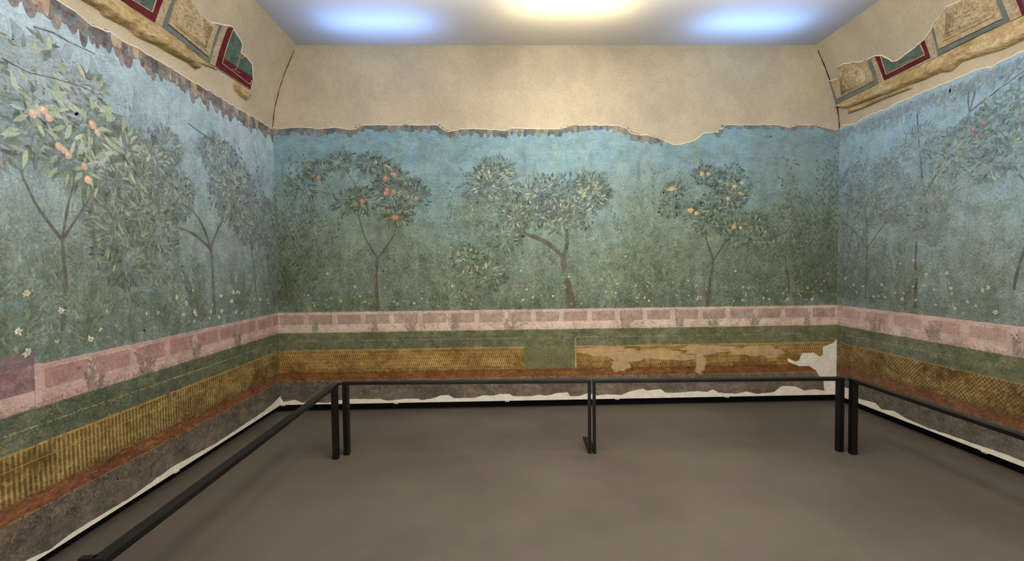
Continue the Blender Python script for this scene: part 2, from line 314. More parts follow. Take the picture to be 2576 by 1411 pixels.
# ------------------------------------------------------------------ painted garden frescoes
class Paint:
    def __init__(s, to, u0, u1, top, bot):
        s.to, s.u0, s.u1, s.top, s.bot = to, u0, u1, top, bot; s.V, s.S, s.C, s.O = [], [], [], []
    loss = ([0, 9], [0, 0])                              # where the painted surface is gone down to the plaster
    def polys(s, P, C, off):
        """P (N,K,2) outlines; C (N,4) sRGB 0-255 + alpha; off (N) height above the plaster."""
        N, K, _ = P.shape
        P = P.copy(); P[..., 0] = np.clip(P[..., 0], s.u0+.001, s.u1-.001)
        s.V.append(P.reshape(-1, 2)); s.O.append(np.repeat(off, K)); s.S.append(np.full(N, K))
        c = C.copy(); x = c[:, :3]/255; c[:, :3] = np.where(x <= .04045, x/12.92, ((x+.055)/1.055)**2.4); s.C.append(np.repeat(c, K, 0))
    def leaves(s, u, z, L, W, ang, col, alpha, layer=1, jitter=14, simple=False):
        n = len(u); u, z = np.asarray(u), np.asarray(z)
        L = np.broadcast_to(L, n)*RNG.uniform(.7, 1.25, n); W = np.broadcast_to(W, n)*RNG.uniform(.7, 1.25, n); ang = np.broadcast_to(ang, n)
        shp = np.array([(0,0),(.5,.5),(1,0),(.5,-.5)] if simple else [(0,0),(.28,.42),(.62,.4),(1,0),(.66,-.42),(.3,-.46)])
        lx = shp[None, :, 0]*L[:, None]; ly = shp[None, :, 1]*W[:, None]
        ca, sa = np.cos(ang)[:, None], np.sin(ang)[:, None]
        P = np.stack([u[:, None]+lx*ca-ly*sa, z[:, None]+lx*sa+ly*ca], -1)
        cx = P[..., 1].mean(1); ok = (cx < np.interp(u, [p[0] for p in s.top], [p[1] for p in s.top])-.03) & (cx > .12) & (u > s.u0) & (u < s.u1) & (cx > np.interp(u, s.loss[0], s.loss[1]))
        col = np.array(col, float); col = col[RNG.integers(0, len(col), n)] if col.ndim == 2 else np.repeat(col[None], n, 0)
        C = np.concatenate([np.clip(col + RNG.normal(0, jitter, (n, 1)) + RNG.normal(0, 3, (n, 3)), 10, 240), np.broadcast_to(alpha, n)[:, None]*RNG.uniform(.7, 1, n)[:, None]], 1)
        s.polys(P[ok], C[ok], (layer*.0005 + RNG.uniform(0, .00045, n))[ok])
    def stroke(s, pts, w0, w1, col, alpha=.8, layer=1, jitter=6):
        pts = np.array(pts, float); n = len(pts)
        d = np.gradient(pts, axis=0); d /= np.linalg.norm(d, axis=1)[:, None]+1e-9; nr = np.stack([-d[:, 1], d[:, 0]], 1)
        w = np.linspace(w0, w1, n)[:, None]/2*RNG.uniform(.8, 1.2, (n, 1))
        A, B = pts+nr*w, pts-nr*w
        P = np.stack([A[:-1], A[1:], B[1:], B[:-1]], 1)
        C = np.repeat(np.array([list(col)+[alpha]], float), n-1, 0); C[:, :3] += RNG.normal(0, jitter, (n-1, 1)); C[:, :3] = np.clip(C[:, :3], 8, 245)
        ok = P[..., 1].max(1) < np.interp(P[:, 0, 0], [p[0] for p in s.top], [p[1] for p in s.top])-.02
        ok &= (P[..., 0].min(1) > s.u0) & (P[..., 0].max(1) < s.u1)
        s.polys(P[ok], C[ok], np.full(int(ok.sum()), layer*.0005 + float(RNG.uniform(0, .0004))))
    def disc(s, u, z, r, col, alpha=.9, layer=4, k=12):
        a = np.linspace(0, 2*np.pi, k, endpoint=False); rr = r*RNG.uniform(.9, 1.1, k)
        s.polys(np.stack([u+np.cos(a)*rr, z+np.sin(a)*rr], -1)[None], np.array([list(col)+[alpha]], float), np.array([layer*.0005+float(RNG.uniform(0, .0003))]))
    def rect(s, u0, u1, z0, z1, col, alpha, layer=1):
        s.polys(np.array([[(u0,z0),(u1,z0),(u1,z1),(u0,z1)]], float), np.array([list(col)+[alpha]], float), np.array([layer*.0005]))
    # --- plants
    def branch(s, p, ang, L, w, depth, tips, col, bend=.5, spread=.6):
        n = 7; pts = [p]; a = ang; k = RNG.normal(0, bend)
        for i in range(n):
            a += k/n + RNG.normal(0, .07); pts.append((pts[-1][0]+math.cos(a)*L/n, pts[-1][1]+math.sin(a)*L/n))
        s.stroke(pts, w, w*.62, col, .85, 2)
        if depth == 0: tips.append((pts[-1], a)); return
        tips.append((pts[4], a)) if depth < 2 else None
        m = 2 if RNG.random() < .6 else 3
        for j in range(m):
            s.branch(pts[-1], a+(j-(m-1)/2)*spread*2/m*1.3+RNG.normal(0, .15), L*RNG.uniform(.6, .85), w*.58, depth-1, tips, col, bend, spread)
    def crown(s, tips, n, rad, L, W, cols, hi, alpha=.75, hin=.12, aspect=.8):
        for (p, a) in tips:
            k = int(n*.5); th = RNG.uniform(0, 2*np.pi, k); q = np.sqrt(RNG.random(k))*rad*.95
            s.leaves(p[0]+np.cos(th)*q, p[1]+np.sin(th)*q*aspect, L*1.5, L*.8, RNG.uniform(0, 6.3, k), [tuple(x*.88 for x in cols[0])], .5*alpha, 2)
            k = int(n*RNG.uniform(.6, 1.4)); r = rad*RNG.uniform(.7, 1.3)
            th = RNG.uniform(0, 2*np.pi, k); q = np.sqrt(RNG.random(k))*r
            du, dz = np.cos(th)*q, np.sin(th)*q*aspect
            s.leaves(p[0]+du, p[1]+dz, L, W, np.arctan2(dz, du)+RNG.normal(0, .7, k), cols, alpha, 3)
            k2 = int(k*hin)
            if k2:
                th = RNG.uniform(0, 2*np.pi, k2); q = np.sqrt(RNG.random(k2))*r*.8
                s.leaves(p[0]+np.cos(th)*q, p[1]+np.sin(th)*q*aspect, L*1.1, W*1.1, th+RNG.normal(0, .5, k2), hi, alpha*.9, 4)
    def tree(s, u, z, h, depth=3, n=55, rad=.13, L=.055, W=.017, trunk=(74,62,52), cols=None, hi=None, w=.05, lean=0, fruit=None, spread=.62, nf=7, alpha=.75, first=.42):
        cols = [tuple(x*.9 for x in c) for c in (cols or [(62,66,52),(78,80,62),(92,98,78),(52,56,46)])]; hi = hi or [(138,142,104),(120,128,96)]
        tips = []; s.branch((u, z), math.pi/2+lean, h*first, w, depth, tips, trunk, .35, spread)
        s.crown(tips, int(n*1.5), rad*1.12, L, W, cols, hi, min(1, alpha*1.35))
        if fruit is not None:
            for i in RNG.permutation(len(tips))[:nf]:
                p, a = tips[i]
                for q in range(int(RNG.integers(1, 4))):
                    fu, fz = p[0]+RNG.normal(0, .035), p[1]+RNG.normal(0, .03); r = RNG.uniform(.018, .026)
                    s.disc(fu, fz, r*1.12, tuple(x*.55 for x in fruit), .6, 4); s.disc(fu, fz, r, fruit, .85, 5); s.disc(fu-.005, fz+.006, r*.5, tuple(min(235, x*1.2) for x in fruit), .6, 6)
    def sprig(s, u, z, h, ang, L=.06, W=.014, col=((98,110,84),), n=26, stem=(92,96,72), alpha=.7, curve=.3):
        t = np.linspace(0, 1, n); a = ang + curve*t; du = np.cumsum(np.cos(a))*h/n; dz = np.cumsum(np.sin(a))*h/n
        s.stroke(list(zip(u+du[::3], z+dz[::3])), .006, .002, stem, alpha, 2)
        sd = np.where(np.arange(n) % 2, 1, -1)
        s.leaves(u+du, z+dz, L*(1-.45*t), W, a+sd*RNG.uniform(.35, .9, n), list(col), alpha, 3)
    def shrub(s, u, z, h, count=7, **k):
        for i in range(count): s.sprig(u+RNG.normal(0, .02), z, h*RNG.uniform(.6, 1.05), math.pi/2+(i-(count-1)/2)*.9/count+RNG.normal(0, .06), curve=RNG.normal(0, .25), **k)
    def spire(s, u, z0, z1, w, col, alpha=.35, n=260):
        t = RNG.random(n); ww = w*(1-t)**.7*np.minimum(1, t*6+.4)
        s.leaves(u+RNG.normal(0, .35, n)*ww, z0+(z1-z0)*t, .09, .010, math.pi/2+RNG.normal(0, .12, n), [col], alpha, 1)
    def flower(s, u, z, r, col, petals=6):
        for i in range(petals):
            a = i*2*math.pi/petals + RNG.normal(0, .2)
            s.leaves([u], [z], r, r*.6, a, [col], .85, 5, 10)
        s.disc(u, z, r*.28, (190,160,90), .7, 7, 7)
    def tuft(s, u, z, h, col, n=14, alpha=.7):
        s.leaves(u+RNG.normal(0, .02, n), np.full(n, z), h, h*.12, math.pi/2+RNG.normal(0, .5, n), [col], alpha, 4)
    def thicket(s, n, z0, z1, cols, L=.05, W=.014, alpha=.4, power=1.6, u0=None, u1=None):
        u0 = s.u0 if u0 is None else u0; u1 = s.u1 if u1 is None else u1
        m = n//9; cu, ca = RNG.uniform(u0, u1, m), RNG.normal(math.pi/2, .5, m); cz = z0+(z1-z0)*RNG.random(m)**power
        k = 9; t = np.tile(np.linspace(0, 1, k), m); U = np.repeat(cu, k); Z = np.repeat(cz, k); A = np.repeat(ca, k)
        l = .16; sd = np.tile(np.where(np.arange(k) % 2, 1, -1), m)
        cc = np.repeat(RNG.integers(0, len(cols), m), k); c = np.array(cols, float)[cc]
        for q in range(len(cols)):
            w = cc == q
            if w.any(): s.leaves((U+np.cos(A)*t*l)[w], (Z+np.sin(A)*t*l)[w], L, W, (A+sd*RNG.uniform(.4, 1, m*k))[w], [cols[q]], alpha, 1, 9)
    def haze(s, n, z0, z1, cols, alpha=.25, L=.06, W=.006, ang=math.pi/2, sa=.25):
        s.leaves(RNG.uniform(s.u0, s.u1, n), RNG.uniform(z0, z1, n), L, W, ang+RNG.normal(0, sa, n), cols, alpha, 0, 8, True)
    def fringe(s, a, b, cols, h, w, alpha=.85, layer=4):
        """Dark rounded tongues hanging below the broken upper edge."""
        u = a
        while u < b:
            ww = w*float(RNG.uniform(.6, 1.3)); hh = h*float(RNG.uniform(.5, 1.25)); z = interp(s.top, u+ww/2)+.002
            t = np.linspace(0, math.pi, 7); c = cols[int(RNG.integers(0, len(cols)))]
            pts = [(u-ww*.15, z)] + [(u+ww/2-math.cos(q)*ww*.55, z-hh*.45-math.sin(q)*hh*.55) for q in t] + [(u+ww*1.15, z)]
            col = np.clip(np.array(c, float)+RNG.normal(0, 8), 15, 230)
            s.polys(np.array([pts]), np.array([list(col)+[alpha]]), np.array([layer*.0005+float(RNG.uniform(0, .0004))])); u += ww*.75
    def build(s, name, mat):
        pts = s.top + s.bot[::-1]; to = s.to; off0 = .006
        bm = bmesh.new(); poly3(bm, pts, to, -.003, off0); bmesh.ops.recalc_face_normals(bm, faces=bm.faces)
        bv = np.array([v.co[:] for v in bm.verts]); bm.verts.index_update(); bf = [[v.index for v in f.verts] for f in bm.faces]; bm.free()
        V = np.concatenate(s.V); O = np.concatenate(s.O); S = np.concatenate(s.S); C = np.concatenate(s.C)
        a, e = to(0, 0, 0), to(0, 0, 1); n = np.array((e-a)[:]); eu = np.array((to(1, 0, 0)-a)[:]); ez = np.array((to(0, 1, 0)-a)[:])
        W = np.array(a[:])[None] + V[:, :1]*eu + V[:, 1:]*ez + (off0+.0003+O)[:, None]*n
        nb = len(bv); allv = np.concatenate([bv, W]); starts = np.concatenate([[0], np.cumsum(S)[:-1]])
        lv = np.concatenate([np.array([i for f in bf for i in f]), np.arange(len(W))+nb]); lt = np.concatenate([[len(f) for f in bf], S]); ls = np.concatenate([[0], np.cumsum(lt)[:-1]])
        me = bpy.data.meshes.new(name); me.vertices.add(len(allv)); me.vertices.foreach_set('co', allv.ravel().astype(np.float32))
        me.loops.add(len(lv)); me.loops.foreach_set('vertex_index', lv.astype(np.int32))
        me.polygons.add(len(lt)); me.polygons.foreach_set('loop_start', ls.astype(np.int32)); me.polygons.foreach_set('loop_total', lt.astype(np.int32))
        me.polygons.foreach_set('use_smooth', np.zeros(len(lt), bool)); me.update(calc_edges=True)
        at = me.color_attributes.new('paint', 'FLOAT_COLOR', 'POINT'); cc = np.concatenate([np.zeros((nb, 4)), C]); at.data.foreach_set('color', cc.ravel().astype(np.float32))
        return link(name, me, mat)

GREENS = [(92,104,84),(74,88,72),(116,126,100),(60,74,60),(104,112,84),(128,140,118)]
DULL = [(78,84,66),(66,74,60),(90,98,76)]
WALLPINK = (168,132,124)
def garden_wall_band(P, a, b, step, dark=(118,90,84), pale=(188,160,148)):
    """Low plain pink garden wall with evenly spaced framed panels."""
    P.stroke([(u, 1.045+RNG.normal(0, .001)) for u in np.arange(a, b, .12)], .012, .012, pale, .6, 1)
    u = a
    while u < b-.02:
        P.rect(u+.02, min(u+step-.03, b), .925, 1.025, dark, .62, 1); P.rect(u-.018, u+.012, .915, 1.035, pale, .45, 2)
        for k in range(6):
            q = u+.03+k*(step-.1)/6; P.stroke([(q, .935), (q+.035, 1.02)], .003, .003, (100,70,68), .4, 3)
        u += step
    P.haze(1, .9, .9, [dark], .3)

# ---- back wall
B = Paint(toB, XL, XR, BT, jag(BACK_BOT, .003)); B.loss = ([2.85, 2.95, 3.1, 3.2, 3.4, 3.6], [.14, .56, .57, .60, .66, .72])
B.haze(5000, 1.9, 2.9, [(92,132,138),(116,156,164),(84,120,118)], .30, .09, .007, 0, .12)
B.haze(4200, 1.1, 2.8, [(92,108,92),(118,136,120),(72,88,72)], .28, .12, .006)
for u, h in ((-2.22,2.5),(-.62,2.42),(.05,2.5),(.26,2.6),(.36,2.52),(1.1,2.35),(2.75,2.3),(1.45,2.55),(-1.75,2.2),(3.45,2.5)): B.spire(u, 1.4, h, .10, (72,92,78), .4)
B.thicket(24000, 1.06, 2.35, GREENS, .044, .013, .55)
B.thicket(8000, 1.06, 1.6, [(56,66,52),(70,80,60),(48,58,48)], .045, .013, .62)
B.thicket(4000, 1.1, 2.2, [(142,152,124),(126,140,112)], .036, .010, .55)
for u, z, h, c in ((-2.15,1.1,1.45,(84,90,66)),(-2.0,1.2,1.2,(78,86,66)),(-.3,1.25,1.2,(92,106,80)),(.02,1.5,.95,(88,98,74)),(1.5,1.3,1.35,(96,112,86)),(1.62,1.15,1.3,(112,126,98)),(3.4,1.1,1.3,(60,72,58)),(3.25,1.1,.9,(70,82,64)),(-.55,1.1,.8,(110,126,98)),(1.15,1.1,.75,(124,140,104)),(2.75,1.1,1.0,(76,94,76)),(.5,1.1,.6,(88,106,82))):
    B.shrub(u, z, h, 7, L=.075, W=.017, col=[c, tuple(x*.82 for x in c)], n=30, alpha=.8)
B.tree(-1.28, 1.06, 1.3, 3, 46, .12, .06, .016, w=.034, lean=.12, fruit=(184,112,88), cols=[(74,76,54),(60,64,48),(90,92,66)], spread=.66, nf=7)
B.tree(.74, 1.06, 1.2, 3, 125, .17, .05, .018, w=.085, lean=.02, cols=[(64,66,54),(80,82,66),(54,56,48),(92,96,78)], hi=[(152,156,116),(132,138,104)], spread=.78, first=.46, alpha=.7)
B.tree(2.18, 1.06, 1.15, 3, 46, .12, .045, .02, w=.036, lean=-.06, fruit=(208,164,86), cols=[(70,84,66),(58,70,56),(92,104,82)], spread=.7, nf=6)
B.tree(3.05, 1.2, .9, 2, 50, .13, .04, .016, w=.02, cols=[(66,80,64),(54,66,56)], alpha=.5)
B.tree(-.1, 1.4, .8, 2, 45, .12, .05, .012, w=.015, cols=[(88,100,74),(76,86,66)], alpha=.55)
for u in (XL+.05, XL+.12, XR-.05, XR-.14, XR-.26): B.shrub(u, 1.15, 1.5, 8, L=.075, W=.018, col=[(56,58,46),(70,72,56)], n=34, alpha=.8)  # dark corner foliage, with corner shade painted into its colour
for u, w, z in ((-2.1,.35,1.5),(-.9,.5,1.3),(.2,.5,1.25),(1.45,.4,1.3),(2.6,.5,1.3),(3.3,.35,1.6)):
    n = 700; B.leaves(RNG.normal(u, w*.5, n), RNG.normal(z, .22, n), .05, .016, RNG.normal(math.pi/2, .8, n), [(58,66,52),(70,78,60)], .5, 1)
for k in range(110):
    u = RNG.uniform(XL+.1, XR-.1); z = 1.1+abs(RNG.normal(0, .14))
    c = [(206,206,190),(196,150,138),(196,176,110),(188,120,112),(214,214,204)][int(RNG.integers(0, 5))]
    B.flower(u, z, RNG.uniform(.010, .019), c, 6)
garden_wall_band(B, XL, XR, .295)
for u in (-1.93,-1.33,-.93,-.5,.1,1.32,1.9,2.26,2.7,3.25): B.shrub(u, .83, .16, 6, L=.035, W=.013, col=[(66,82,62),(84,98,74)], n=9, alpha=.75)
for a, b in ((XL+.02, XR-.02),): B.stroke([(u, .752+RNG.normal(0,.001)) for u in np.arange(a, b, .1)], .006, .006, (176,176,130), .62, 2)
for u in np.arange(-1.9, 3.3, .42): B.stroke([(u, .752), (u, .67)], .004, .004, (150,160,120), .45, 2)
B.stroke([(u, .655) for u in np.arange(XL, XR, .1)], .012, .012, (186,160,96), .6, 2); B.stroke([(u, .605) for u in np.arange(XL, XR, .1)], .003, .003, (190,160,96), .5, 2)
B.stroke([(u, .337) for u in np.arange(XL, XR, .08)], .010, .010, (160,140,112), .5, 2)
B.rect(.235, .77, .425, .66, (98,106,80), 1.0, 2); B.rect(.235, .77, .425, .66, (98,106,80), 1.0, 3); B.rect(.77, .785, .43, .75, (196,172,108), .6, 3)
n = 5200; B.leaves(RNG.uniform(XL, XR, n), RNG.uniform(.66, .86, n), .022, .006, math.pi/2+RNG.normal(0, .7, n), [(84,96,70),(104,112,82),(74,84,66),(118,120,86)], .35, 2)
n = 900; B.leaves(RNG.uniform(.24, .76, n), RNG.uniform(.44, .84, n), .02, .006, RNG.uniform(0, 6, n), [(76,86,62),(104,108,76),(112,102,76)], .4, 4)
# worn cream patches in the gold band, right half
for x0, x1, zc, hh in ((.8,1.32,.60,.05),(1.12,1.6,.55,.07),(1.35,1.95,.56,.05),(1.9,2.45,.60,.05),(2.05,2.16,.46,.12),(2.45,2.95,.575,.055),(1.15,1.35,.44,.06),(2.75,3.0,.55,.05),(1.6,2.1,.52,.03)):
    t = np.linspace(0, 2*np.pi, 40, endpoint=False); rr = 1+.12*np.sin(t*3+x0*7)+.10*np.sin(t*7+x0*3)+RNG.normal(0, .03, 40)
    q = np.stack([(x0+x1)/2+np.cos(t)*(x1-x0)/2*rr, zc+np.sin(t)*hh*rr], -1)
    B.polys(q[None], np.array([[188,160,116,.85]], float), np.array([.0021+RNG.uniform(0, .0003)]))
B.fringe(XL, XR-1.9, [(96,80,66),(74,66,58),(132,112,84),(110,90,70)], .07, .05)
B.fringe(XR-1.35, XR, [(104,88,68),(84,80,66),(140,116,84)], .05, .06, .7)
n = 1500; B.leaves(RNG.uniform(2.6, XR, n), RNG.uniform(2.35, 2.9, n), .07, .014, RNG.uniform(-.6, .6, n), [(106,104,84),(118,112,90),(92,98,84)], .32, 1)
n = 1100; B.leaves(RNG.uniform(XL, -.2, n), RNG.uniform(2.6, 2.92, n), .07, .014, RNG.uniform(-.6, .6, n), [(92,108,96),(82,96,86)], .3, 1)

# ---- left wall (u runs from near to the corner)
Lf = Paint(toL, YN, D, LT, jag(LEFT_BOT, .003))
Lf.haze(6500, 1.9, 2.92, [(118,144,150),(136,160,166),(104,128,130)], .28, .10, .010, 0, .4)
Lf.haze(5000, 1.1, 2.6, [(92,116,112),(112,138,134),(78,100,94)], .26, .12, .008)
for u, h in ((4.55,2.45),(4.3,2.35),(3.0,2.6),(2.85,2.5),(2.3,2.6),(1.9,2.4)): Lf.spire(u, 1.5, h, .10, (88,104,92), .4)
Lf.thicket(17000, 1.06, 2.4, [(98,108,94),(80,90,78),(118,126,108),(68,76,66),(124,130,108)], .045, .013, .52)
Lf.thicket(5000, 1.06, 1.5, [(62,72,60),(74,84,66)], .05, .014, .5); Lf.thicket(2600, 1.2, 2.4, [(136,144,116),(124,136,114)], .04, .012, .4)
Lf.tree(3.72, 1.15, 1.25, 3, 100, .15, .05, .014, w=.045, cols=[(74,74,58),(62,64,52),(90,92,72)], hi=[(126,126,94)], alpha=.65, spread=.7)
Lf.shrub(D-.05, 1.1, 1.7, 8, L=.08, W=.018, col=[(54,54,42),(66,66,50)], n=34, alpha=.8); Lf.tree(4.35, 1.3, 1.05, 2, 90, .15, .045, .014, w=.02, cols=[(72,74,60),(62,66,54)], alpha=.6)  # the shrub at the far corner also carries painted corner shade
Lf.tree(2.45, 1.2, 1.15, 3, 38, .15, .085, .024, w=.03, lean=-.3, fruit=(196,150,112), cols=[(88,90,64),(76,80,60),(104,104,76)], hi=[(150,150,108)], nf=5, alpha=.7, spread=.75)
Lf.tree(1.2, 1.2, 1.5, 3, 55, .15, .07, .02, w=.05, fruit=(186,120,90))
n = 900; Lf.leaves(RNG.normal(2.32, .16, n), RNG.normal(2.5, .05, n), .09, .016, RNG.normal(0, .5, n), [(112,108,84),(98,98,80)], .5, 3)
for u, z, h, c in ((4.7,1.1,1.35,(64,66,50)),(4.6,1.1,1.0,(74,76,58)),(2.9,1.5,1.0,(98,108,86)),(3.2,1.1,1.3,(92,104,84)),(3.55,1.1,.5,(78,72,54)),(2.6,1.1,.6,(98,104,78)),(2.2,1.1,.5,(92,98,74)),(4.1,1.1,.5,(76,72,54))):
    Lf.shrub(u, z, h, 7, L=.08, W=.017, col=[c, tuple(x*.85 for x in c)], n=28, alpha=.72)
for k in range(55):
    c = [(206,196,140),(206,206,190),(196,190,170)][int(RNG.integers(0, 3))]
    Lf.flower(RNG.uniform(.8, 4.6), 1.12+abs(RNG.normal(0, .14)), RNG.uniform(.012, .028), c)
garden_wall_band(Lf, 2.33, D, .29, (138,94,92), (186,150,144))
Lf.rect(YN, 2.3, .93, 1.12, (112,84,88), .93, 5); Lf.rect(2.295, 2.33, .86, 1.06, (192,156,150), .6, 6)
for u in (2.62,3.0,3.5,4.05): Lf.shrub(u, .80, .20, 8, L=.04, W=.016, col=[(66,74,56),(84,86,68)], n=10, alpha=.75)
Lf.stroke([(u, .752+RNG.normal(0,.0015)) for u in np.arange(YN, D, .08)], .010, .007, (176,164,104), .65, 2)
Lf.stroke([(u, .655) for u in np.arange(YN, D, .1)], .014, .012, (190,148,72), .6, 2); Lf.stroke([(u, .585) for u in np.arange(YN, D, .1)], .004, .004, (196,162,88), .6, 3)
Lf.stroke([(u, .337) for u in np.arange(YN, D, .08)], .009, .009, (160,136,96), .5, 2)
n = 4200; Lf.leaves(RNG.uniform(.5, D, n), RNG.uniform(.66, .86, n), .024, .006, math.pi/2+RNG.normal(0, .8, n), [(76,88,70),(98,106,82),(66,78,66)], .38, 2)
Lf.fringe(YN, D, [(100,74,56),(80,58,46),(122,94,66)], .14, .055, .9, 4); Lf.fringe(YN, D, [(84,60,46),(104,80,58),(68,50,40),(150,120,80)], .10, .045, .9, 5)
for pts in ([(0,146),(28,162),(70,183),(130,196),(152,203),(200,217),(245,240)], [(80,66),(130,82),(170,105),(235,135)], [(470,310),(505,335),(545,365)]):
    Lf.stroke([px(u, v, XL) for u, v in pts], .007, .003, (48,52,54), .85, 7)

# ---- right wall
Rf = Paint(toR, YN, D, RTP, jag(RIGHT_BOT, .003))
Rf.haze(6500, 1.8, 2.92, [(112,146,158),(130,160,172),(98,128,134)], .28, .10, .010, 0, .4)
Rf.haze(5000, 1.1, 2.6, [(104,124,118),(120,142,136),(84,104,98)], .26, .12, .008)
Rf.thicket(16000, 1.06, 2.45, [(104,110,96),(84,92,80),(122,130,114),(72,80,68)], .042, .011, .5); Rf.thicket(4000, 1.06, 1.5, [(66,76,64),(78,86,70)], .045, .013, .45)
Rf.thicket(2500, 1.2, 2.3, [(142,152,132),(130,144,126)], .036, .010, .4)
for u, h in ((4.6,2.4),(3.9,2.3),(4.45,2.2),(3.4,2.4)): Rf.spire(u, 1.4, h, .09, (88,102,90), .35)
Rf.tree(3.86, 1.1, 1.3, 2, 60, .14, .06, .012, w=.03, cols=[(96,98,76),(84,88,68)], alpha=.5, first=.75)
Rf.shrub(D-.05, 1.1, 1.6, 8, L=.07, W=.016, col=[(58,60,48),(72,74,58)], n=34, alpha=.75); Rf.tree(4.4, 1.15, 1.15, 3, 50, .10, .045, .012, w=.02, cols=[(90,82,66),(78,76,62)], alpha=.5)  # far corner shrub is darkened to paint in the corner's shade
Rf.tree(3.1, 1.3, 1.3, 3, 32, .14, .05, .018, w=.02, cols=[(80,92,76),(66,78,66)], fruit=(134,84,66), nf=7, alpha=.6)
Rf.tree(2.2, 1.1, 1.5, 3, 60, .15, .06, .018, w=.04)
for u, z, h, c in ((4.7,1.1,1.3,(64,68,54)),(4.3,1.1,.6,(76,80,60)),(4.0,1.1,.6,(92,92,66)),(3.3,1.1,.55,(104,108,84)),(3.7,1.6,.9,(92,106,86)),(4.55,1.1,.6,(72,80,66))):
    Rf.shrub(u, z, h, 7, L=.07, W=.015, col=[c, tuple(x*.85 for x in c)], n=26, alpha=.66)
for k in range(50): Rf.flower(RNG.uniform(2, 4.7), 1.12+abs(RNG.normal(0, .16)), RNG.uniform(.010, .022), [(206,206,190),(196,190,160)][k % 2])
Rf.stroke([(u, 1.045) for u in np.arange(YN, D, .1)], .014, .014, (196,166,154), .6, 1)
for u in np.arange(.5, 4.7, .33): Rf.rect(u, u+.26, .93, 1.02, (154,118,112), .5, 1); Rf.rect(u-.045, u-.02, .9, 1.03, (196,168,156), .4, 2)
for u in (4.28,3.68,3.05): Rf.shrub(u, .83, .17, 7, L=.035, W=.014, col=[(72,80,60),(88,94,72)], n=9, alpha=.7)
Rf.stroke([(u, .752) for u in np.arange(YN, D, .08)], .008, .007, (182,180,134), .6, 2); Rf.stroke([(u, .655) for u in np.arange(YN, D, .1)], .010, .010, (168,140,86), .6, 2)
for u in np.arange(2.4, 4.7, .42): Rf.stroke([(u, .752), (u, .67)], .006, .006, (160,166,124), .5, 2)
n = 4200; Rf.leaves(RNG.uniform(1, D, n), RNG.uniform(.66, .86, n), .024, .006, math.pi/2+RNG.normal(0, .8, n), [(86,96,72),(104,110,84),(76,86,68)], .36, 2)
n = 1500; Rf.leaves(RNG.uniform(YN, D, n), 2.9-np.abs(RNG.normal(0, .05, n)), .05, .022, RNG.uniform(-.8, .8, n)-1.2, [(104,90,84),(120,104,92),(92,84,80)], .6, 3)

for Pn in (B, Lf, Rf):                                   # smudged, worn joins between the lower bands
    a, b = Pn.u0, Pn.u1; m_ = int((b-a)*330)
    Pn.leaves(RNG.uniform(a, b, m_), RNG.normal(.43, .012, m_), .04, .012, RNG.normal(0, .5, m_), [(82,62,40),(70,54,38),(112,84,48)], .55, 2)
    Pn.leaves(RNG.uniform(a, b, m_//2), RNG.uniform(.345, .41, m_//2), .07, .014, RNG.normal(0, .25, m_//2), [(112,74,48),(150,104,66),(96,68,48),(138,88,50)], .5, 2)
    Pn.leaves(RNG.uniform(a, b, m_), RNG.uniform(.235, .33, m_), .035, .016, RNG.uniform(0, 6, m_), [(78,68,58),(134,120,104),(94,80,62),(64,56,50)], .4, 2)
    Pn.leaves(RNG.uniform(a, b, m_//3), RNG.uniform(.44, .64, m_//3), .05, .022, RNG.uniform(0, 6, m_//3), [(186,154,94),(106,80,44),(160,124,66)], .35, 2)
    for q in range(int((b-a)*7)):
        uu, zz_, k_ = RNG.uniform(a, b), RNG.uniform(.69, .82), 40; c_ = [(58,70,60),(70,78,56),(128,130,100)][int(RNG.integers(0, 3))]
        Pn.leaves(RNG.normal(uu, .07, k_), RNG.normal(zz_, .02, k_), .03, .013, RNG.uniform(0, 6, k_), [c_], .42, 2)
bandsB = dict(dark=((96,84,74),(124,110,96)), orange=((116,74,40),(142,92,50)), gold=((150,112,60),(172,136,78)), hatch=(204,170,106), grass=((98,98,74),(122,122,94)), pink=((198,170,152),(214,190,170)))
bandsL = dict(dark=((90,80,70),(118,106,92)), orange=((108,66,44),(134,88,58)), gold=((118,94,52),(148,124,76)), hatch=(180,156,100), grass=((90,94,76),(112,114,92)), pink=((180,146,136),(198,168,156)))
bandsR = dict(dark=((92,84,76),(112,102,92)), orange=((110,72,52),(136,96,70)), gold=((118,92,56),(140,114,74)), hatch=(176,152,102), grass=((104,104,80),(122,122,100)), pink=((190,160,148),(206,180,166)))
GR = [(80,96,80),(88,108,94),(94,124,116)]
mB = fresco_mat('fresco_back_paint', 'x', 'fine', bandsB, 1.0, [(122,146,146),(122,154,166)], [(94,102,80),(110,120,98),(116,134,118)], [(138,156,138),(108,142,146),(152,168,154)], (1.16,1.12,1.13))
mL = fresco_mat('fresco_left_paint', 'y', 'slat', bandsL, 5.0, [(140,158,164),(160,174,180)], [(94,102,84),(114,124,110),(130,142,136)], [(134,148,138),(124,150,158),(158,170,160)], (1.26,1.28,1.34))
mR = fresco_mat('fresco_right_paint', 'y', 'lattice', bandsR, 9.0, [(134,158,164),(142,168,180)], [(104,110,94),(120,132,118),(130,146,138)], [(148,158,144),(128,154,166),(160,172,162)], (1.14,1.15,1.22))
fb = B.build('wall_fresco', mB); fl = Lf.build('wall_fresco', mL); fr = Rf.build('wall_fresco', mR)
tag(fb, 'wide faded garden fresco on the back wall, blue sky, trees and pink band', 'wall painting', 'garden frescoes round the room')
tag(fl, 'faded garden fresco on the left wall with dark ragged upper fringe', 'wall painting', 'garden frescoes round the room')
tag(fr, 'pale faded garden fresco on the right wall with lattice gold band', 'wall painting', 'garden frescoes round the room')

